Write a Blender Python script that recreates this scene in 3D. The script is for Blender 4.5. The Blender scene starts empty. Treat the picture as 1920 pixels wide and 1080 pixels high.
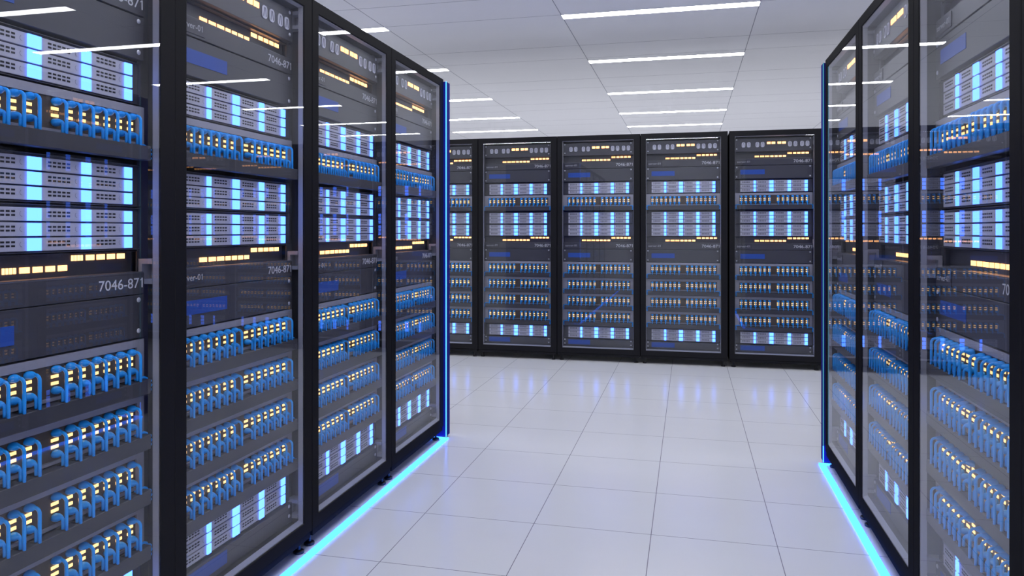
import bpy, bmesh, math
from mathutils import Vector, Matrix
PI = math.pi
sc = bpy.context.scene
COL = sc.collection

# ------------------------------------------------------------------ measures
CAM_H = 1.261; YAW = 0.23595; F_PX = 1378.67; HORIZON = 432.26
P = 0.80                 # rack pitch
XL, YL = -1.4475, 4.243  # left row front plane, far end
XR, YR = 0.7150, 4.247   # right row
YB, XB = 7.063, 0.3548   # back row front plane, boundary of racks four and five
TOP = 2.178
CEIL = 3.174
TILE = 0.4958; TX = -1.1436; TY = 3.0999
H = CEIL - CAM_H

# ------------------------------------------------------------------ materials
def new_mat(name):
    m = bpy.data.materials.new(name); m.use_nodes = True
    nt = m.node_tree; nt.nodes.clear()
    out = nt.nodes.new('ShaderNodeOutputMaterial')
    return m, nt, out

def principled(name, col, rough=0.5, metal=0.0, spec=0.5, noise=0.0, nscale=8.0, bump=0.0, bscale=200):
    m, nt, out = new_mat(name)
    b = nt.nodes.new('ShaderNodeBsdfPrincipled')
    b.inputs['Base Color'].default_value = (*col, 1)
    b.inputs['Roughness'].default_value = rough
    b.inputs['Metallic'].default_value = metal
    b.inputs['Specular IOR Level'].default_value = spec
    tc = nt.nodes.new('ShaderNodeTexCoord')
    if noise > 0:
        n = nt.nodes.new('ShaderNodeTexNoise'); n.inputs['Scale'].default_value = nscale
        n.inputs['Detail'].default_value = 4
        nt.links.new(tc.outputs['Object'], n.inputs['Vector'])
        mr = nt.nodes.new('ShaderNodeMapRange')
        mr.inputs['To Min'].default_value = 1 - noise; mr.inputs['To Max'].default_value = 1 + noise
        nt.links.new(n.outputs['Fac'], mr.inputs['Value'])
        mx = nt.nodes.new('ShaderNodeVectorMath'); mx.operation = 'SCALE'
        mx.inputs[0].default_value = col
        nt.links.new(mr.outputs['Result'], mx.inputs['Scale'])
        nt.links.new(mx.outputs['Vector'], b.inputs['Base Color'])
    if bump > 0:
        n2 = nt.nodes.new('ShaderNodeTexNoise'); n2.inputs['Scale'].default_value = bscale
        nt.links.new(tc.outputs['Object'], n2.inputs['Vector'])
        bp = nt.nodes.new('ShaderNodeBump'); bp.inputs['Strength'].default_value = bump
        bp.inputs['Distance'].default_value = 0.001
        nt.links.new(n2.outputs['Fac'], bp.inputs['Height'])
        nt.links.new(bp.outputs['Normal'], b.inputs['Normal'])
    nt.links.new(b.outputs['BSDF'], out.inputs['Surface'])
    return m

def paint(name, col):
    # matt powder coat: almost all diffuse with a faint sheen
    m, nt, out = new_mat(name)
    d = nt.nodes.new('ShaderNodeBsdfDiffuse'); g = nt.nodes.new('ShaderNodeBsdfGlossy')
    tc = nt.nodes.new('ShaderNodeTexCoord'); n = nt.nodes.new('ShaderNodeTexNoise'); n.inputs['Scale'].default_value = 3.0
    nt.links.new(tc.outputs['Object'], n.inputs['Vector'])
    mr = nt.nodes.new('ShaderNodeMapRange'); mr.inputs['To Min'].default_value = 0.85; mr.inputs['To Max'].default_value = 1.15
    nt.links.new(n.outputs['Fac'], mr.inputs['Value'])
    vm = nt.nodes.new('ShaderNodeVectorMath'); vm.operation = 'SCALE'; vm.inputs[0].default_value = col
    nt.links.new(mr.outputs['Result'], vm.inputs['Scale']); nt.links.new(vm.outputs['Vector'], d.inputs['Color'])
    g.inputs['Roughness'].default_value = 0.38; g.inputs['Color'].default_value = (1, 1, 1, 1)
    mx = nt.nodes.new('ShaderNodeMixShader'); mx.inputs['Fac'].default_value = 0.012
    nt.links.new(d.outputs['BSDF'], mx.inputs[1]); nt.links.new(g.outputs['BSDF'], mx.inputs[2])
    nt.links.new(mx.outputs['Shader'], out.inputs['Surface'])
    return m

def emissive(name, col, strength=1.0, sampling='AUTO'):
    m, nt, out = new_mat(name)
    e = nt.nodes.new('ShaderNodeEmission')
    e.inputs['Color'].default_value = (*col, 1); e.inputs['Strength'].default_value = strength
    nt.links.new(e.outputs['Emission'], out.inputs['Surface'])
    try: m.cycles.emission_sampling = sampling
    except Exception: pass
    return m

def glass_mat():
    # thin clear pane: what is not mirrored by Fresnel passes straight through
    m, nt, out = new_mat('clear_glass')
    geo = nt.nodes.new('ShaderNodeNewGeometry')
    ior = nt.nodes.new('ShaderNodeMapRange')
    ior.inputs['To Min'].default_value = 1.5; ior.inputs['To Max'].default_value = 1/1.5
    nt.links.new(geo.outputs['Backfacing'], ior.inputs['Value'])
    fr = nt.nodes.new('ShaderNodeFresnel'); nt.links.new(ior.outputs['Result'], fr.inputs['IOR'])
    tr = nt.nodes.new('ShaderNodeBsdfTransparent'); tr.inputs['Color'].default_value = (0.955, 0.965, 0.985, 1)
    gl = nt.nodes.new('ShaderNodeBsdfGlossy'); gl.inputs['Roughness'].default_value = 0.0
    gl.inputs['Color'].default_value = (0.97, 0.98, 1, 1)
    mx = nt.nodes.new('ShaderNodeMixShader')
    # the inner face of the pane is taken as coated: only the outer one mirrors
    inv = nt.nodes.new('ShaderNodeMath'); inv.operation = 'SUBTRACT'; inv.inputs[0].default_value = 1.0
    nt.links.new(geo.outputs['Backfacing'], inv.inputs[1])
    mul = nt.nodes.new('ShaderNodeMath'); mul.operation = 'MULTIPLY'
    nt.links.new(fr.outputs['Fac'], mul.inputs[0]); nt.links.new(inv.outputs[0], mul.inputs[1])
    nt.links.new(mul.outputs[0], mx.inputs['Fac'])
    nt.links.new(tr.outputs['BSDF'], mx.inputs[1]); nt.links.new(gl.outputs['BSDF'], mx.inputs[2])
    nt.links.new(mx.outputs['Shader'], out.inputs['Surface'])
    return m

def grid_mat(name, col, line, axes, rough, spec, noise=0.02, halfw=0.0014):
    """axes: list of (component index, origin, period, half width)"""
    m, nt, out = new_mat(name)
    b = nt.nodes.new('ShaderNodeBsdfPrincipled')
    b.inputs['Roughness'].default_value = rough; b.inputs['Specular IOR Level'].default_value = spec
    geo = nt.nodes.new('ShaderNodeNewGeometry')
    sp = nt.nodes.new('ShaderNodeSeparateXYZ'); nt.links.new(geo.outputs['Position'], sp.inputs['Vector'])
    last = None
    for comp, org, per, hw in axes:
        a = nt.nodes.new('ShaderNodeMath'); a.operation = 'SUBTRACT'; a.inputs[1].default_value = org
        nt.links.new(sp.outputs[comp], a.inputs[0])
        pp = nt.nodes.new('ShaderNodeMath'); pp.operation = 'PINGPONG'; pp.inputs[1].default_value = per/2
        nt.links.new(a.outputs[0], pp.inputs[0])
        # pingpong gives distance to the nearest multiple of the period
        lt = nt.nodes.new('ShaderNodeMath'); lt.operation = 'LESS_THAN'; lt.inputs[1].default_value = hw
        nt.links.new(pp.outputs[0], lt.inputs[0])
        if last is None: last = lt.outputs[0]
        else:
            mxn = nt.nodes.new('ShaderNodeMath'); mxn.operation = 'MAXIMUM'
            nt.links.new(last, mxn.inputs[0]); nt.links.new(lt.outputs[0], mxn.inputs[1]); last = mxn.outputs[0]
    n = nt.nodes.new('ShaderNodeTexNoise'); n.inputs['Scale'].default_value = 1.6; n.inputs['Detail'].default_value = 5
    mp = nt.nodes.new('ShaderNodeMapping'); mp.inputs['Scale'].default_value = (1, 3.0, 1)
    nt.links.new(geo.outputs['Position'], mp.inputs['Vector']); nt.links.new(mp.outputs['Vector'], n.inputs['Vector'])
    mr = nt.nodes.new('ShaderNodeMapRange'); mr.inputs['To Min'].default_value = 1-noise; mr.inputs['To Max'].default_value = 1+noise
    nt.links.new(n.outputs['Fac'], mr.inputs['Value'])
    vm = nt.nodes.new('ShaderNodeVectorMath'); vm.operation = 'SCALE'; vm.inputs[0].default_value = col
    nt.links.new(mr.outputs['Result'], vm.inputs['Scale'])
    mix = nt.nodes.new('ShaderNodeMix'); mix.data_type = 'RGBA'
    nt.links.new(last, mix.inputs['Factor'])
    nt.links.new(vm.outputs['Vector'], mix.inputs[6]); mix.inputs[7].default_value = (*line, 1)
    nt.links.new(mix.outputs[2], b.inputs['Base Color'])
    nt.links.new(b.outputs['BSDF'], out.inputs['Surface'])
    return m

M = dict(
    black=paint('black_painted_steel', (0.0100, 0.0100, 0.0125)),
    edge=principled('black_door_edge', (0.012, 0.012, 0.02), 0.12, spec=0.6),
    interior=principled('dark_cabinet_lining', (0.055, 0.055, 0.068), 0.45),
    bezel=principled('grey_door_trim', (0.32, 0.315, 0.35), 0.65, spec=0.25),
    rail=principled('grey_rail_steel', (0.11, 0.11, 0.13), 0.4, metal=0.3),
    bracket=principled('pale_bracket_steel', (0.33, 0.33, 0.37), 0.4, metal=0.2),
    unit=principled('charcoal_unit_face', (0.054, 0.053, 0.062), 0.38, noise=0.05, nscale=5),
    unit2=principled('grey_sill', (0.085, 0.083, 0.095), 0.4),
    plate=principled('light_grey_panel', (0.33, 0.32, 0.36), 0.4, metal=0.15),
    blade=principled('silver_blade_face', (0.47, 0.46, 0.53), 0.42, metal=0.1),
    tray=principled('dark_tray', (0.040, 0.039, 0.046), 0.42),
    port=principled('amber_glow_port_field', (0.085, 0.062, 0.044), 0.5),  # brown base: spill of the amber link lights put into the colour
    dark=principled('vent_black', (0.004, 0.004, 0.006), 0.6),
    screw=principled('screw_steel', (0.55, 0.55, 0.6), 0.35, metal=0.4),
    vent=principled('pale_oval_plastic', (0.60, 0.59, 0.66), 0.4),
    slot=principled('oval_arch_grey', (0.20, 0.20, 0.25), 0.5),  # darker grey for the arch outline on each vent
    display=principled('blue_display_film', (0.013, 0.070, 0.36), 0.45),
    cable=principled('blue_cable_jacket', (0.014, 0.38, 1.0), 0.33, spec=0.5),
    text=principled('pale_grey_print', (0.62, 0.62, 0.66), 0.5),
    text2=principled('dim_grey_print', (0.45, 0.45, 0.48), 0.5),
    plaque=principled('name_plaque', (0.042, 0.041, 0.052), 0.4),
    foot=principled('foot_rubber', (0.008, 0.008, 0.012), 0.45),
    endpanel=paint('blue_black_end_panel', (0.018, 0.020, 0.20)),
    wall=principled('wall_paint', (0.88, 0.88, 0.90), 0.7, noise=0.02, nscale=1.5),
    led=emissive('blue_white_light', (0.37, 1.05, 5.5), 1.0),
    amber=emissive('amber_light', (4.6, 2.0, 0.68), 1.0),
    port_led=emissive('amber_port_light', (2.3, 1.35, 0.52), 1.0),
    strip=emissive('cyan_strip_light', (0.20, 1.25, 7.5), 1.0),
    strip_dim=emissive('teal_strip_light', (0.07, 0.33, 0.45), 1.0),
    lamp=emissive('white_lamp_diffuser', (0.965, 0.975, 0.99), 26.0), lamp_far=emissive('bright_lamp_diffuser', (0.97, 0.975, 0.99), 31.0),
    lamp_frame=principled('lamp_frame_white', (0.8, 0.8, 0.84), 0.5),
    glass=glass_mat(),
)
M['floor'] = grid_mat('glossy_white_floor_tile', (0.752, 0.764, 0.795), (0.24, 0.24, 0.29),
                      [(0, TX, TILE, 0.0016), (1, TY, TILE, 0.0016)], 0.19, 0.35)
M['ceiling'] = grid_mat('white_ceiling_panel', (0.905, 0.905, 0.95), (0.30, 0.30, 0.36),
                        [(0, -0.5755*H, 0.8795*H, 0.0035), (1, 3.946*H, 0.8795*H, 0.0035), (1, 4.247*H, 0.8795*H, 0.003)],
                        0.75, 0.2, noise=0.012)

# ------------------------------------------------------------------ mesh helpers
class MB:
    def __init__(s): s.v = []; s.f = []; s.smooth = []
    def add(s, vs, fs, sm=False):
        o = len(s.v); s.v += [tuple(v) for v in vs]
        for f in fs: s.f.append([i+o for i in f]); s.smooth.append(sm)
        return s
    def box(s, x0, x1, y0, y1, z0, z1, skip=()):
        vs = [(x0,y0,z0),(x1,y0,z0),(x1,y1,z0),(x0,y1,z0),(x0,y0,z1),(x1,y0,z1),(x1,y1,z1),(x0,y1,z1)]
        fs = dict(bottom=(0,3,2,1), top=(4,5,6,7), front=(0,1,5,4), right=(1,2,6,5), back=(2,3,7,6), left=(3,0,4,7))
        return s.add(vs, [f for k, f in fs.items() if k not in skip])
    def cbox(s, x0, x1, y0, y1, z0, z1, c=0.001):
        """box with chamfered front edges (front = low y)"""
        vs = [(x0+c,y0,z0+c),(x1-c,y0,z0+c),(x1-c,y0,z1-c),(x0+c,y0,z1-c),
              (x0,y0+c,z0),(x1,y0+c,z0),(x1,y0+c,z1),(x0,y0+c,z1),
              (x0,y1,z0),(x1,y1,z0),(x1,y1,z1),(x0,y1,z1)]
        fs = [(0,1,2,3)]
        for i in range(4):
            j = (i+1) % 4
            fs += [(4+i,4+j,j,i), (8+i,8+j,4+j,4+i)]
        fs.append((11,10,9,8))
        return s.add(vs, fs)
    def prism(s, poly, y0, y1):
        """poly in (x, z), counter-clockwise seen from the front, extruded in y"""
        n = len(poly)
        vs = [(x,y0,z) for x, z in poly] + [(x,y1,z) for x, z in poly]
        fs = [tuple(range(n)), tuple(range(2*n-1, n-1, -1))]
        fs += [((i+1) % n, i, n+i, n+(i+1) % n) for i in range(n)]
        return s.add(vs, fs)
    def xprism(s, poly, x0, x1):
        """poly in (y, z) extruded in x"""
        n = len(poly)
        vs = [(x0,y,z) for y, z in poly] + [(x1,y,z) for y, z in poly]
        fs = [tuple(range(n)), tuple(range(2*n-1, n-1, -1))]
        fs += [((i+1) % n, i, n+i, n+(i+1) % n) for i in range(n)]
        return s.add(vs, fs)
    def disc(s, x, z, r, y0, y1, n=12, dome=0.0):
        vs = [(x+r*math.cos(2*PI*i/n), y1, z+r*math.sin(2*PI*i/n)) for i in range(n)]
        vs += [(x+r*.8*math.cos(2*PI*i/n), y0, z+r*.8*math.sin(2*PI*i/n)) for i in range(n)]
        vs.append((x, y0-dome, z))
        fs = [(i, (i+1) % n, n+(i+1) % n, n+i) for i in range(n)] + [(n+i, n+(i+1) % n, 2*n) for i in range(n)]
        return s.add(vs, fs, True)
    def lathe(s, prof, cx=0, cy=0, n=20):
        vs = []; fs = []
        for r, z in prof:
            vs += [(cx+r*math.cos(2*PI*i/n), cy+r*math.sin(2*PI*i/n), z) for i in range(n)]
        for k in range(len(prof)-1):
            fs += [(k*n+i, k*n+(i+1) % n, (k+1)*n+(i+1) % n, (k+1)*n+i) for i in range(n)]
        fs.append(tuple(range(n-1, -1, -1))); fs.append(tuple((len(prof)-1)*n+i for i in range(n)))
        return s.add(vs, fs)
    def tube(s, pts, r, n=8, caps=True):
        pts = [Vector(p) for p in pts]; rs = r if isinstance(r, (list, tuple)) else [r]*len(pts)
        vs = []; up = None
        for i, p in enumerate(pts):
            t = (pts[min(i+1, len(pts)-1)] - pts[max(i-1, 0)]).normalized()
            if up is None:
                up = Vector((1, 0, 0)) if abs(t.x) < .9 else Vector((0, 0, 1))
            a = (up - t*up.dot(t)).normalized(); up = a; b = t.cross(a)
            vs += [p + rs[i]*(math.cos(2*PI*k/n)*a + math.sin(2*PI*k/n)*b) for k in range(n)]
        fs = []
        for i in range(len(pts)-1):
            fs += [(i*n+k, i*n+(k+1) % n, (i+1)*n+(k+1) % n, (i+1)*n+k) for k in range(n)]
        if caps: fs += [tuple(range(n-1, -1, -1)), tuple((len(pts)-1)*n+k for k in range(n))]
        return s.add(vs, fs, True)
    def mesh(s, name, mat, dx=0.0):
        me = bpy.data.meshes.new(name)
        me.from_pydata([(x+dx, y, z) for x, y, z in s.v], [], s.f)
        me.polygons.foreach_set('use_smooth', s.smooth)
        me.materials.append(M[mat]); me.update()
        bm = bmesh.new(); bm.from_mesh(me); bmesh.ops.recalc_face_normals(bm, faces=bm.faces); bm.to_mesh(me); bm.free()
        return me

def link(name, me, parent=None, loc=(0,0,0), label=None):
    o = bpy.data.objects.new(name, me); COL.objects.link(o)
    o.location = loc
    if parent is not None: o.parent = parent
    if label: o['label'] = label
    return o
def empty(name, loc=(0,0,0), rz=0.0):
    o = bpy.data.objects.new(name, None); COL.objects.link(o); o.location = loc; o.rotation_euler = (0,0,rz)
    o.empty_display_size = 0.1
    return o
def tag(o, label, cat, group=None):
    o['label'] = label; o['category'] = cat
    if group: o['group'] = group
def structure(name, mb, mat):
    o = link(name, mb.mesh(name, mat)); o['kind'] = 'structure'; return o
def copy_tree(o, parent=None, kids=None):
    c = o.copy(); COL.objects.link(c); c.parent = parent
    for ch in kids[o.name]: copy_tree(ch, c, kids)
    return c

C0 = -0.4     # rack x coordinates run 0..0.8; every thing's origin is its centre
def X(px):    # panel x from the picture fraction of the fourth back rack
    t = (px-60)/682.0; t += 0.023*t*(1-t)
    return 0.0526 + 0.679*t
UL, UR = 0.0535, 0.7310   # unit face edges
FACE = 0.050

# ------------------------------------------------------------------ rack cabinet
def make_rack():
    r = empty('server_rack')
    b = MB()
    x0, x1, d = 0.003, 0.797, 1.0
    z0, z1 = 0.055, 2.172
    t = 0.016
    b.box(x0, x0+t, 0.024, d, z0, z1); b.box(x1-t, x1, 0.024, d, z0, z1)
    b.box(x0+t, x1-t, 0.024, d, z1-0.03, z1); b.box(x0+t, x1-t, 0.024, d, z0, z0+0.05)
    b.box(x0+t, x1-t, d-0.015, d, z0+0.05, z1-0.03)
    link('cabinet_body', b.mesh('cabinet_body', 'black', C0), r)
    b = MB()   # lining: thin inner skins, lighter than the shell
    b.box(x0+t, x0+t+0.003, 0.026, d-0.02, z0+0.05, z1-0.03)
    b.box(x1-t-0.003, x1-t, 0.026, d-0.02, z0+0.05, z1-0.03)
    b.box(x0+t+0.003, x1-t-0.003, 0.026, d-0.02, z0+0.05, z0+0.055)
    b.box(x0+t+0.003, x1-t-0.003, 0.026, d-0.02, z1-0.035, z1-0.03)
    link('inner_lining', b.mesh('inner_lining', 'interior', C0), r)
    for xa, xb in ((0.022, 0.0515), (0.733, 0.7775)):
        b = MB(); b.box(xa, xb, 0.075, 0.079, 0.115, 2.13)
        for k in range(24):
            zc = 0.16+k*0.083
            b.box((xa+xb)/2-0.004, (xa+xb)/2+0.004, 0.0735, 0.0755, zc, zc+0.009)
        link('mounting_rail', b.mesh('mounting_rail', 'rail', C0), r)
    # C-shaped brackets on both sides
    for side in (0, 1):
        for za, zb in ((2.043, 2.111), (1.110, 1.181), (0.145, 0.217)):
            b = MB()
            xa, xb = (0.7325, 0.775) if side else (0.025, 0.0515)
            b.box(xa, xb, 0.026, 0.070, za, za+0.014); b.box(xa, xb, 0.026, 0.070, zb-0.014, zb)
            xm = (xb-0.006, xb) if side else (xa, xa+0.006)
            b.box(xm[0], xm[1], 0.030, 0.070, za+0.014, zb-0.014)
            b.box(xa, xb, 0.058, 0.070, za+0.014, zb-0.014)
            link('side_bracket', b.mesh('side_bracket', 'bracket', C0), r, label='pale steel bracket')
    # door
    ox0, ox1, oz0, oz1 = 0.0526, 0.7380, 0.1254, 2.1300
    dx0, dx1, dz0, dz1 = 0.0025, 0.7975, 0.075, TOP
    b = MB(); c = 0.002
    def ring(a, bb, ya, yb):
        (ax0, ax1, az0, az1), (bx0, bx1, bz0, bz1) = a, bb
        A = [(ax0,ya,az0),(ax1,ya,az0),(ax1,ya,az1),(ax0,ya,az1)]
        B = [(bx0,yb,bz0),(bx1,yb,bz0),(bx1,yb,bz1),(bx0,yb,bz1)]
        b.add(A+B, [(i, (i+1) % 4, 4+(i+1) % 4, 4+i) for i in range(4)])
    def q(x0_, x1_, za, zb): return (x0_, x1_, za, zb)
    loops = [(q(dx0,dx1,dz0,dz1), 0.022), (q(dx0,dx1,dz0,dz1), c), (q(dx0+c,dx1-c,dz0+c,dz1-c), 0.0),
             (q(ox0-c,ox1+c,oz0-c,oz1+c), 0.0), (q(ox0,ox1,oz0,oz1), c), (q(ox0,ox1,oz0,oz1), 0.0235), (q(dx0,dx1,dz0,dz1), 0.0235)]
    for (a, ya), (bb, yb) in zip(loops, loops[1:]): ring(a, bb, ya, yb)
    door = link('door', b.mesh('door', 'black', C0), r)
    b = MB()
    i = 0.006
    A = (ox0+0.0003, ox1-0.0003, oz0+0.0003, oz1-0.0003)
    B = (ox0+0.004, ox1-0.004, oz0+0.012, oz1-i)
    ring(A, (A[0]+.0015, A[1]-.0015, A[2]+.003, A[3]-.002), 0.0065, 0.0065)
    ring((A[0]+.0015, A[1]-.0015, A[2]+.003, A[3]-.002), B, 0.0065, 0.024); ring(B, A, 0.024, 0.024); ring(A, A, 0.024, 0.0065)
    link('trim', b.mesh('trim', 'bezel', C0), door, label='grey inner door trim')
    b = MB(); b.box(ox0+0.0005, ox1-0.0005, 0.0025, 0.0060, oz0+0.0005, oz1-0.0005)
    link('glass_pane', b.mesh('glass_pane', 'glass', C0), door)
    b = MB(); b.box(0.010, 0.790, 0.004, 0.024, 0.051, 0.073)
    link('plinth', b.mesh('plinth', 'black', C0), r)
    fm = MB().lathe([(0.020,0.0),(0.021,0.003),(0.021,0.009),(0.017,0.012),(0.007,0.014),(0.006,0.022),(0.006,0.055)])
    fme = fm.mesh('foot', 'foot')
    for fx in (0.041, 0.759):
        for fy in (0.036, 0.94):
            link('foot', fme, r, (fx+C0, fy, 0))
    return r

# ------------------------------------------------------------------ rack units (origin: bottom centre of the slot, on the rack's front plane)
def screws(root, zs, xs=(77, 720), y=FACE):
    me = MB().disc(0, 0, 0.0072, -0.0022, 0, 12, 0.0008).mesh('screw', 'screw')
    for px in xs:
        for z in zs: link('screw', me, root, (X(px)+C0, y, z))

def make_oval_unit():
    r = empty('control_unit')
    h = 0.122
    b = MB().cbox(UL, UR, FACE-0.003, 0.62, 0, h, 0.0012); link('chassis', b.mesh('chassis', 'unit', C0), r)
    fy = FACE-0.003
    screws(r, (0.111, 0.026), y=fy)
    def oval(w, hh, rr, y0, y1):
        pts = []
        for cx_, cz, a0 in ((w/2-rr, -hh/2+rr, -90), (w/2-rr, hh/2-rr, 0), (-w/2+rr, hh/2-rr, 90), (-w/2+rr, -hh/2+rr, 180)):
            for k in range(5):
                a = math.radians(a0+k*22.5); pts.append((cx_+rr*math.cos(a), cz+rr*math.sin(a)))
        return MB().prism(pts, y0, y1)
    vm = oval(0.032, 0.047, 0.012, -0.003, 0.001).mesh('vent', 'vent')
    sb = MB()   # narrow arch outline on each vent
    for sx in (-1, 1): sb.add([(sx*0.0095,-0.0042,-0.016),(sx*0.0065,-0.0042,-0.016),(sx*0.002,-0.0042,0.014),(sx*0.0045,-0.0042,0.016),
                               (sx*0.0095,-0.0028,-0.016),(sx*0.0065,-0.0028,-0.016),(sx*0.002,-0.0028,0.014),(sx*0.0045,-0.0028,0.016)],
                              [(0,1,2,3),(4,5,1,0),(5,6,2,1),(6,7,3,2),(7,4,0,3),(7,6,5,4)])
    sb.box(-0.0045, 0.0045, -0.0042, -0.0028, 0.0138, 0.0165)
    sm = sb.mesh('slot', 'slot')
    for px in (137, 183, 258, 304, 542, 590, 648, 695):
        v = link('vent', vm, r, (X(px)+C0, fy, 0.063)); link('slot', sm, v)
    lm = MB().box(-0.0158, 0.0158, -0.0022, 0, -0.0098, 0.0098, skip=('back',)).mesh('indicator_light', 'amber')
    for px in (358, 398, 450, 490): link('indicator_light', lm, r, (X(px)+C0, fy, 0.076))
    return r

def text_mesh(body, width, cap, mat):
    cu = bpy.data.curves.new('print', 'FONT'); cu.body = body; cu.size = 1; cu.extrude = 0.004; cu.resolution_u = 3
    o = bpy.data.objects.new('print', cu); COL.objects.link(o)
    dg = bpy.context.evaluated_depsgraph_get(); dg.update()
    me = bpy.data.meshes.new_from_object(o.evaluated_get(dg))
    bpy.data.objects.remove(o); bpy.data.curves.remove(cu)
    xs = [v.co.x for v in me.vertices]; ys = [v.co.y for v in me.vertices]
    w = max(xs)-min(xs); hh = max(ys)-min(ys)
    for v in me.vertices:
        x, y, z = v.co
        v.co = ((x-min(xs))/w*width, -z*0.12, (y-min(ys))/hh*cap)
    # give the closing '1' its flag
    bm = bmesh.new(); bm.from_mesh(me); st = 0.13*cap
    fl = [(width-st*.6, cap), (width-st*.6, cap*.86), (width-st*2.6, cap*.70), (width-st*2.6, cap*.82)]
    bm.faces.new([bm.verts.new((x, -0.0005, z)) for x, z in fl]); bm.to_mesh(me); bm.free()
    me.materials.clear(); me.materials.append(M[mat]); me.update(); me.name = 'print'
    return me

def make_led_server():
    r = empty('rack_server')
    h, rec, sill = 0.121, 0.042, 0.060
    b = MB().xprism([(FACE+0.001, 0), (FACE, 0.001), (FACE, sill-0.0015), (FACE+0.0015, sill), (FACE+rec, sill+0.001),
                     (FACE+rec, h-0.002), (FACE+0.02, h-0.002), (FACE+0.02, h), (0.62, h), (0.62, 0)], UL, UR)
    link('chassis', b.mesh('chassis', 'unit', C0), r)
    b = MB().box(UL+0.001, UR-0.001, FACE+0.002, FACE+rec-0.001, sill+0.0002, sill+0.0022)
    link('sill', b.mesh('sill', 'unit2', C0), r, label='lighter grey ledge')
    ly = FACE+rec
    bar = MB().box(-0.0134, 0.0134, -0.0022, 0, -0.0070, 0.0070, skip=('back',)).mesh('indicator_light', 'amber')
    tk = MB()
    for k in range(4):
        xc = (k-1.5)*0.0098; tk.box(xc-0.0031, xc+0.0031, -0.0022, 0, -0.0072, 0.0072, skip=('back',))
    tick = tk.mesh('indicator_light', 'amber')
    for px in (256.5, 303.5, 348): link('indicator_light', tick, r, (X(px)+C0, ly, 0.083))
    for px in (389.5, 426, 462.5, 499.5): link('indicator_light', bar, r, (X(px)+C0, ly, 0.083))
    link('indicator_light', tick, r, (X(545.5)+C0, ly, 0.107))
    for px in (589, 625.5, 662.5, 699): link('indicator_light', bar, r, (X(px)+C0, ly, 0.107))
    pq = MB().cbox(X(70), X(208), FACE-0.003, FACE+0.001, 0.008, 0.054, 0.0008)
    n = link('name_plaque', pq.mesh('name_plaque', 'plaque', C0), r)
    link('lettering', TXT['server'], n, (X(82)+C0, FACE-0.0031, 0.0225), label='grey lettering reading server-01')
    link('lettering', TXT['number'], r, (X(574)+C0, FACE-0.0001, 0.018), label='grey lettering reading 7046-871')
    return r

def make_display_unit(h=0.1195, zc=0.061, zs=(0.106, 0.0195)):
    r = empty('storage_unit')
    b = MB().cbox(UL, UR, FACE, 0.62, 0, h, 0.0012)
    link('chassis', b.mesh('chassis', 'unit', C0), r)
    b = MB().box(X(110), X(323), FACE-0.0016, FACE, zc-0.0222, zc+0.0222, skip=('back',))
    link('display', b.mesh('display', 'display', C0), r, label='plain blue display panel')
    screws(r, zs)
    return r

def make_blade_unit():
    r = empty('blade_enclosure')
    h = 0.1175
    b = MB().cbox(UL, UR, FACE+0.018, 0.62, 0, h, 0.001)
    # raised rim
    b.box(UL+0.002, UR-0.002, FACE+0.009, FACE+0.019, 0.0005, 0.0025); b.box(UL+0.002, UR-0.002, FACE+0.009, FACE+0.019, h-0.0025, h-0.0005)
    b.box(UR-0.004, UR-0.002, FACE+0.009, FACE+0.019, 0.0025, h-0.0025); b.box(UL+0.002, UL+0.004, FACE+0.009, FACE+0.019, 0.0025, h-0.0025)
    link('chassis', b.mesh('chassis', 'unit', C0), r)
    cols = [(108, 246, 226), (248, 400, 363), (402.5, 552, 522), (553.5, 698, 671)]
    by = FACE+0.007
    for a, e, l in cols:
        xa, xe, xl = X(a)+0.002, X(e)+0.001, X(l)+0.001
        w = xe-xa
        bm_ = MB().cbox(-w/2, w/2, 0, 0.014, 0, 0.0316, 0.0008).mesh('server_blade', 'blade')
        lm = MB().box(xl-(xa+xe)/2, w/2-0.0006, -0.0045, 0.002, 0.0008, 0.0308, skip=('back',)).mesh('light_panel', 'led')
        vb = MB(); cx = -w/2+0.019
        for i in range(5):
            for j in range(2):
                vx = cx+i*0.0138; vz = 0.0105+j*0.0090
                vb.box(vx-0.001, vx+0.0086, -0.0006, 0.001, vz, vz+0.0046, skip=('back',))
        vm = vb.mesh('vent_slots', 'dark')
        bx = xl-(xa+xe)/2-0.013
        bb = MB()
        for k in range(4, 9):     # thin open arc beside the light
            a0, a1 = 2*PI*k/12, 2*PI*(k+1)/12
            R0, R1 = 0.0058, 0.0066
            bb.add([(bx+R0*math.cos(a0),-0.0006,0.0164+R0*math.sin(a0)),(bx+R1*math.cos(a0),-0.0006,0.0164+R1*math.sin(a0)),
                    (bx+R1*math.cos(a1),-0.0006,0.0164+R1*math.sin(a1)),(bx+R0*math.cos(a1),-0.0006,0.0164+R0*math.sin(a1)),
                    (bx+R0*math.cos(a0),0.0004,0.0164+R0*math.sin(a0)),(bx+R1*math.cos(a0),0.0004,0.0164+R1*math.sin(a0)),
                    (bx+R1*math.cos(a1),0.0004,0.0164+R1*math.sin(a1)),(bx+R0*math.cos(a1),0.0004,0.0164+R0*math.sin(a1))],
                   [(0,1,2,3),(4,5,1,0),(3,2,6,7)])
        rm = bb.mesh('button', 'rail')
        for k in range(3):
            o = link('server_blade', bm_, r, ((xa+xe)/2+C0, by, 0.0055+k*0.0356))
            link('light_panel', lm, o, label='glowing blue-white light panel')
            link('vent_slots', vm, o); link('latch_mark', rm, o)
    return r

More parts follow.
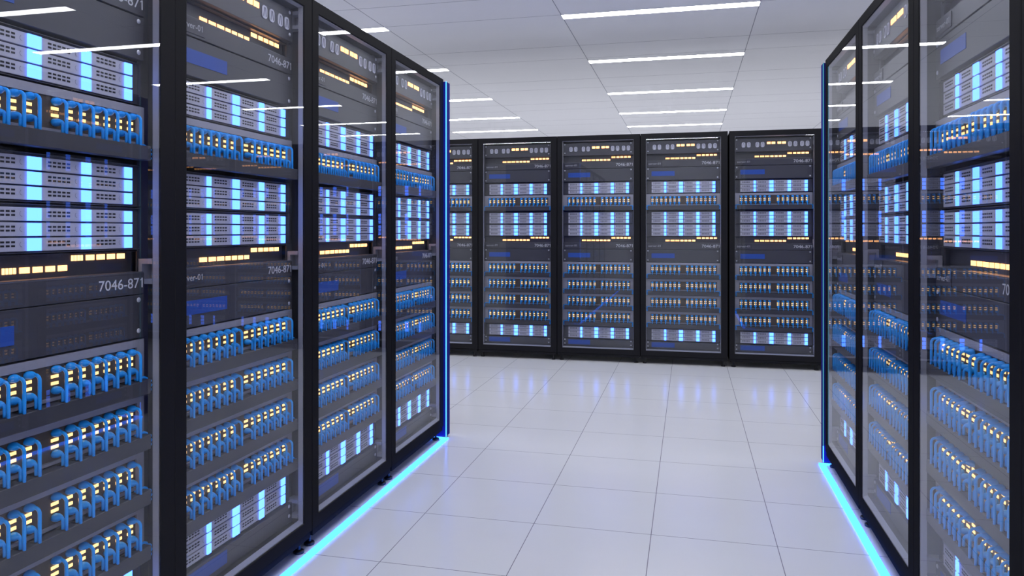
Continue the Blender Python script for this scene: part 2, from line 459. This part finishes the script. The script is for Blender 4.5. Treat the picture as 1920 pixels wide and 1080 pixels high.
PORTS = [118, 158, 200, 241, 283, 323, 364, 440, 483, 524, 567, 607, 650, 692]
def make_patch_unit():
    r = empty('patch_panel')
    top = 0.155
    za, zb = top-0.1023, top-0.0235
    xa, xb = X(101), X(714)
    b = MB()   # pale plate around the port field
    b.box(UL, xa, FACE, 0.62, top-0.110, top-0.002); b.box(xb, UR, FACE, 0.62, top-0.110, top-0.002)
    b.box(xa, xb, FACE, 0.62, zb, top-0.002); b.box(xa, xb, FACE, 0.62, top-0.110, za)
    link('faceplate', b.mesh('faceplate', 'plate', C0), r)
    b = MB().box(xa, xb, FACE+0.006, 0.28, za, zb); link('port_field', b.mesh('port_field', 'port', C0), r)
    b = MB()   # cable tray
    c = 0.0015
    b.xprism([(0.020, top-0.1535), (0.0185, top-0.152), (0.0185, top-0.1145), (0.020, top-0.113), (FACE-0.0005, top-0.113), (FACE-0.0005, top-0.1535)], 0.0700, 0.7205)
    tr = link('cable_tray', b.mesh('cable_tray', 'tray', C0), r)
    sl = MB().box(-0.006, 0.006, 0.0105, 0.0295, -0.0001, 0.0006).mesh('cable_slot', 'dark')
    for px in PORTS: link('cable_slot', sl, tr, (X(px)+C0, 0.013, top-0.113))
    lb = MB()
    for z in (0.0083, -0.0083): lb.box(-0.0102, 0.0102, -0.0025, 0, z-0.0037, z+0.0037, skip=('back',))
    lm = lb.mesh('link_light', 'port_led')
    def path(f, zt, ze):
        R = f*0.45; pts = [(0, 0.004, 0), (0, -0.004, 0.0015)]
        n = 6
        yc = -(f-R)
        pts.append((0, yc*0.6-0.004, 0.002))
        for k in range(n+1):
            a = PI/2*k/n
            pts.append((0, yc-R*math.sin(a), 0.002-R+R*math.cos(a)))
        pts.append((0, -f, (0.002-R+ze)*0.6)); pts.append((0, -f, ze))
        return pts
    zt, zbm = top-0.0350, top-0.0860
    tray_z = top-0.114
    cu = MB().tube(path(0.0295, 0, tray_z-zt), 0.0041).mesh('patch_cable', 'cable')
    cl = MB().tube(path(0.0195, 0, tray_z-zbm), 0.0041).mesh('patch_cable', 'cable')
    pl = MB().tube([(0,0.0055,0),(0,0.002,0),(0,-0.004,0.0005),(0,-0.009,0.001),(0,-0.014,0.0015),(0,-0.018,0.0015)], [0.0120,0.0122,0.0120,0.0098,0.0064,0.0040], 12); pl.v = [(x, y, z*0.80) for x, y, z in pl.v]
    pl = pl.mesh('plug', 'cable')
    for px in PORTS:
        x = X(px)+C0
        link('link_light', lm, r, (x, FACE+0.006, top-0.0605), label='pair of amber link lights')
        for me, z in ((cu, zt), (cl, zbm)):
            o = link('patch_cable', me, r, (x, FACE, z)); link('plug', pl, o)
    for s in (0, 1):      # coils of blue cable round the tray's ends
        b = MB()
        for k in range(3):
            z = top-0.1215-k*0.012
            base = 0.7203 if s else 0.0702; d = 1 if s else -1
            R = (0.0165, 0.0195)[k == 1] if s else (0.0115, 0.0135)[k == 1]
            pts = [(base-d*0.004, 0.047, z)]
            pts += [(base+d*R*math.sin(PI*j/8), 0.037+0.0095*math.cos(PI*j/8), z) for j in range(9)]
            pts += [(base-d*0.004, 0.0275, z)]
            b.tube(pts, 0.0043, 8)
        b.tube([(base-d*0.030, 0.046, top-0.1120), (base-d*0.012, 0.045, top-0.1095), (base+d*0.003, 0.043, top-0.1100),
                (base+d*0.010, 0.041, top-0.1140), (base+d*0.011, 0.040, top-0.1190)], 0.0036, 8)
        link('cable_coil', b.mesh('cable_coil', 'cable', C0), r, label='blue cable looped round the tray end')
    return r

TXT = dict(server=text_mesh('server-01', 0.113, 0.0190, 'text2'), number=text_mesh('7046-871', 0.158, 0.0275, 'text'))

PROTO = dict(rack=make_rack(), oval=make_oval_unit(), led=make_led_server(), disp=make_display_unit(),
             low=make_display_unit(0.0720, 0.041, (0.063, 0.026)), blade=make_blade_unit(), patch=make_patch_unit())
KIDS = {}
for o in bpy.data.objects: KIDS[o.name] = []
for o in bpy.data.objects:
    if o.parent: KIDS[o.parent.name].append(o)
used = set()
def place(kind, loc, rz, label, cat, group):
    src = PROTO[kind]
    if kind in used: o = copy_tree(src, None, KIDS)
    else: used.add(kind); o = src
    o.location = loc; o.rotation_euler = (0, 0, rz); tag(o, label, cat, group)
    return o

SLOTS = [  # kind, base z, what it looks like, where in the rack
    ('oval', 1.989, 'charcoal unit with pale ovals and amber bars', 'at top'),
    ('led',  1.864, 'charcoal server numbered 7046-871 with amber lights', 'upper one'),
    ('disp', 1.740, 'plain charcoal unit with blue display', 'upper one'),
    ('blade', 1.6145, 'enclosure of silver blades with blue light panels', 'topmost'),
    ('patch', 1.455, 'patch panel with looping blue cables', 'topmost'),
    ('blade', 1.3275, 'enclosure of silver blades with blue light panels', 'second down'),
    ('blade', 1.2070, 'enclosure of silver blades with blue light panels', 'third down'),
    ('led',  1.083, 'charcoal server numbered 7046-871 with amber lights', 'lower one'),
    ('disp', 0.961, 'plain charcoal unit with blue display', 'middle one'),
    ('patch', 0.803, 'patch panel with looping blue cables', 'second down'),
    ('patch', 0.648, 'patch panel with looping blue cables', 'third down'),
    ('patch', 0.493, 'patch panel with looping blue cables', 'fourth down'),
    ('patch', 0.338, 'patch panel with looping blue cables', 'lowest'),
    ('blade', 0.2145, 'enclosure of silver blades with blue light panels', 'lowest'),
    ('low', 0.1355, 'thin charcoal unit with blue display', 'at bottom'),
]
CAT = dict(oval='control unit', led='server', disp='storage unit', low='storage unit', blade='blade server', patch='patch panel')
def rack_at(row, loc, rz, where, rack_label):
    place('rack', loc, rz, rack_label, 'server rack', 'server racks of the %s row' % row)
    for kind, z, look, pos in SLOTS:
        place(kind, (loc[0], loc[1], z), rz, '%s, %s, %s' % (look, pos, where), CAT[kind], '%s units in the %s row' % (CAT[kind], row))

ordn = ['farthest', 'third', 'second', 'nearest']
for k in range(4):
    off = 0.004 if k == 3 else 0.0
    w = '%s left rack' % ordn[k]
    lab = ['black server rack ending the left row, beside the blue-lit end panel',
           'black glass-door server rack, third from the camera in the left row',
           'black glass-door server rack, second from the camera in the left row',
           'large black server rack nearest the camera on the left, cut by the picture edge'][k]
    rack_at('left', (XL, YL-(k+0.5)*P+off, 0), PI/2, w, lab)
for k in range(4):
    w = '%s right rack' % ordn[k]
    lab = ['narrow-looking black server rack at the far end of the right row',
           'black glass-door server rack, second from the far end of the right row',
           'black glass-door server rack with widest visible door in the right row',
           'black server rack at the right picture edge, only its door stile showing'][k]
    rack_at('right', (XR, YR-(k+0.5)*P, 0), -PI/2, w, lab)
bn = {-4: ('back rack beside left row', 'back-row black server rack half hidden by the left row end panel'),
      -3: ('second back rack from left', 'second fully glazed black server rack from the left in the back row, counting the half-hidden one'),
      -2: ('middle back rack', 'middle black server rack of the five in the back row'),
      -1: ('fourth back rack', 'back-row black server rack just left of the open gap between cabinets'),
      0: ('rightmost back rack', 'rightmost visible back-row black server rack, beside the right row end'),
      -5: ('back rack hidden behind left row', 'back-row black server rack hidden behind the left row'),
      1: ('back rack just behind right row', 'back-row black server rack just behind the right row'),
      2: ('back rack further behind right row', 'back-row black server rack further behind the right row'),
      3: ('back rack farthest right', 'back-row black server rack farthest right, behind the right row')}
bn[-3] = (bn[-3][0], 'leftmost fully visible black server rack in the back row')
for k, (w, lab) in bn.items():
    off = 0.006 if k >= 0 else -0.003
    rack_at('back', (XB+(k+0.5)*P+off, YB, 0), 0.0, w, lab)

# ------------------------------------------------------------------ row ends and strip lights
def end_panel(side):
    s = 1 if side == 'left' else -1
    xf = XL if side == 'left' else XR
    yf = (YL if side == 'left' else YR)+0.002
    r = empty('end_panel', (xf, yf, 0))
    b = MB()
    # panel closing the row, its front edge stands 25 mm proud of the doors
    xo = (0.016 if s > 0 else 0.009)*s
    b.box(min(xo, -1.0*s), max(xo, -1.0*s), 0.0, 0.069, 0.012, 2.165)
    link('panel', b.mesh('panel', 'endpanel'), r)
    b = MB(); 
    xi, xj = sorted((xo-0.0012*s, xo+0.003*s)); b.box(xi, xj, -0.0065, -0.0002, 0.10 if s < 0 else 0.012, 2.165)
    link('light_strip', b.mesh('light_strip', 'strip' if s > 0 else 'strip_dim'), r, label='thin vertical glowing strip')
    if s < 0:
        b = MB(); xi, xj = sorted((xo-0.0012*s, xo+0.003*s)); b.box(xi, xj, -0.0065, -0.0002, 0.012, 0.10)
        link('light_strip', b.mesh('light_strip', 'strip'), r, label='bright foot of the vertical strip')
    tag(r, ('dark blue end panel with bright vertical light strip closing the %s row' if s > 0 else
            'slim dark end panel with teal vertical light strip closing the %s row') % side, 'end panel', 'row end panels')
    b = MB()
    x0, x1 = (xf+0.004, xf+0.034) if s > 0 else (xf-0.034, xf-0.004)
    b.box(x0, x1, -1.2, yf-0.006, 0.0008, 0.009)
    xa, xb = (xf-0.13, x0-0.0005) if s > 0 else (x1+0.0005, xf+0.13)
    b.box(xa, xb, yf-0.020, yf-0.006, 0.0008, 0.009)
    o = link('floor_light_strip', b.mesh('floor_light_strip', 'strip'))
    tag(o, 'glowing cyan strip light on the floor along the %s row of racks' % side, 'light strip', 'floor strip lights')
end_panel('left'); end_panel('right')

# ------------------------------------------------------------------ room
RX0, RX1, RY0, RY1 = -6.2, 6.9, -3.0, 15.7
structure('floor', MB().box(RX0, RX1, RY0, RY1, -0.06, 0.0), 'floor')
structure('ceiling', MB().box(RX0, RX1, RY0, RY1, CEIL, CEIL+0.06), 'ceiling')
structure('wall_left', MB().box(RX0-0.1, RX0, RY0-0.1, RY1+0.1, -0.06, CEIL+0.06), 'wall')
structure('wall_right', MB().box(RX1, RX1+0.1, RY0-0.1, RY1+0.1, -0.06, CEIL+0.06), 'wall')
structure('wall_back', MB().box(RX0, RX1, RY1, RY1+0.1, -0.06, CEIL+0.06), 'wall')
structure('wall_front', MB().box(RX0, RX1, RY0-0.1, RY0, -0.06, CEIL+0.06), 'wall')

# ------------------------------------------------------------------ ceiling lights
LX = 0.8795*H
lamp = empty('ceiling_light')
w, dth = LX/2-0.003, 0.060
fr = MB()
fr.box(-w, w, -dth-0.004, -dth, -0.004, 0); fr.box(-w, w, dth, dth+0.004, -0.004, 0)
fr.box(-w-0.004, -w, -dth-0.004, dth+0.004, -0.004, 0); fr.box(w, w+0.004, -dth-0.004, dth+0.004, -0.004, 0)
link('frame', fr.mesh('frame', 'lamp_frame'), lamp)
link('diffuser', MB().box(-w, w, -dth, dth, -0.003, 0, skip=('top',)).mesh('diffuser', 'lamp'), lamp)
KIDS[lamp.name] = [o for o in bpy.data.objects if o.parent == lamp]
for o in KIDS[lamp.name]: KIDS[o.name] = []
rows = [(-0.8,'added unseen row behind the camera'), (0.1,'added unseen row above the camera'), (1.0,'added unseen row just ahead of the camera'), (1.9,'added unseen row over the near racks'), (2.75,'above the picture edge'),  # rows before the edge row are unseen, added to light the room
        (3.40,'nearest visible row'), (4.345,'second visible row'), (5.389,'third visible row'), (6.327,'fourth visible row'), (7.142,'farthest visible row')]
colsL = [(-1, 'left column'), (0, 'central column'), (1, 'right column')]
far = copy_tree(lamp, None, KIDS)
for o in bpy.data.objects:
    if o.parent == far and o.name.startswith('diffuser'):
        o.data = o.data.copy(); o.data.materials[0] = M['lamp_far']
KIDS[far.name] = [o for o in bpy.data.objects if o.parent == far]
for o in KIDS[far.name]: KIDS[o.name] = []
fresh = {lamp.name, far.name}
for ry, rn in rows:
    for k, cn in colsL:
        xc = -0.5755*H + LX/2 + k*2*LX
        if not (RX0-1 < xc < RX1+1): continue
        src = far if ry > 4.2 else lamp
        if src.name in fresh: fresh.discard(src.name); o = src
        else: o = copy_tree(src, None, KIDS)
        o.location = (xc, ry*H, CEIL)
        tag(o, 'slim white linear ceiling light, %s, %s' % (cn, rn), 'ceiling light', 'linear ceiling lights')

# ------------------------------------------------------------------ world, camera, view
wd = bpy.data.worlds.new('world'); sc.world = wd; wd.use_nodes = True
wd.node_tree.nodes['Background'].inputs['Color'].default_value = (0.5, 0.55, 0.8, 1)
wd.node_tree.nodes['Background'].inputs['Strength'].default_value = 0.3
cam = bpy.data.cameras.new('camera'); co = bpy.data.objects.new('camera', cam); COL.objects.link(co)
co.location = (0, 0, CAM_H); co.rotation_euler = (PI/2, 0, YAW)
cam.sensor_width = 36; cam.lens = 36*F_PX/1920
cam.shift_y = -(540-HORIZON)/1920
cam.clip_start = 0.02; cam.clip_end = 100
sc.camera = co
sc.view_settings.view_transform = 'Standard'; sc.view_settings.look = 'None'
sc.view_settings.exposure = 0.0; sc.view_settings.gamma = 1.0
sc.view_settings.use_curve_mapping = False
try:
    sc.cycles.transparent_max_bounces = 24; sc.cycles.max_bounces = 10
except Exception: pass
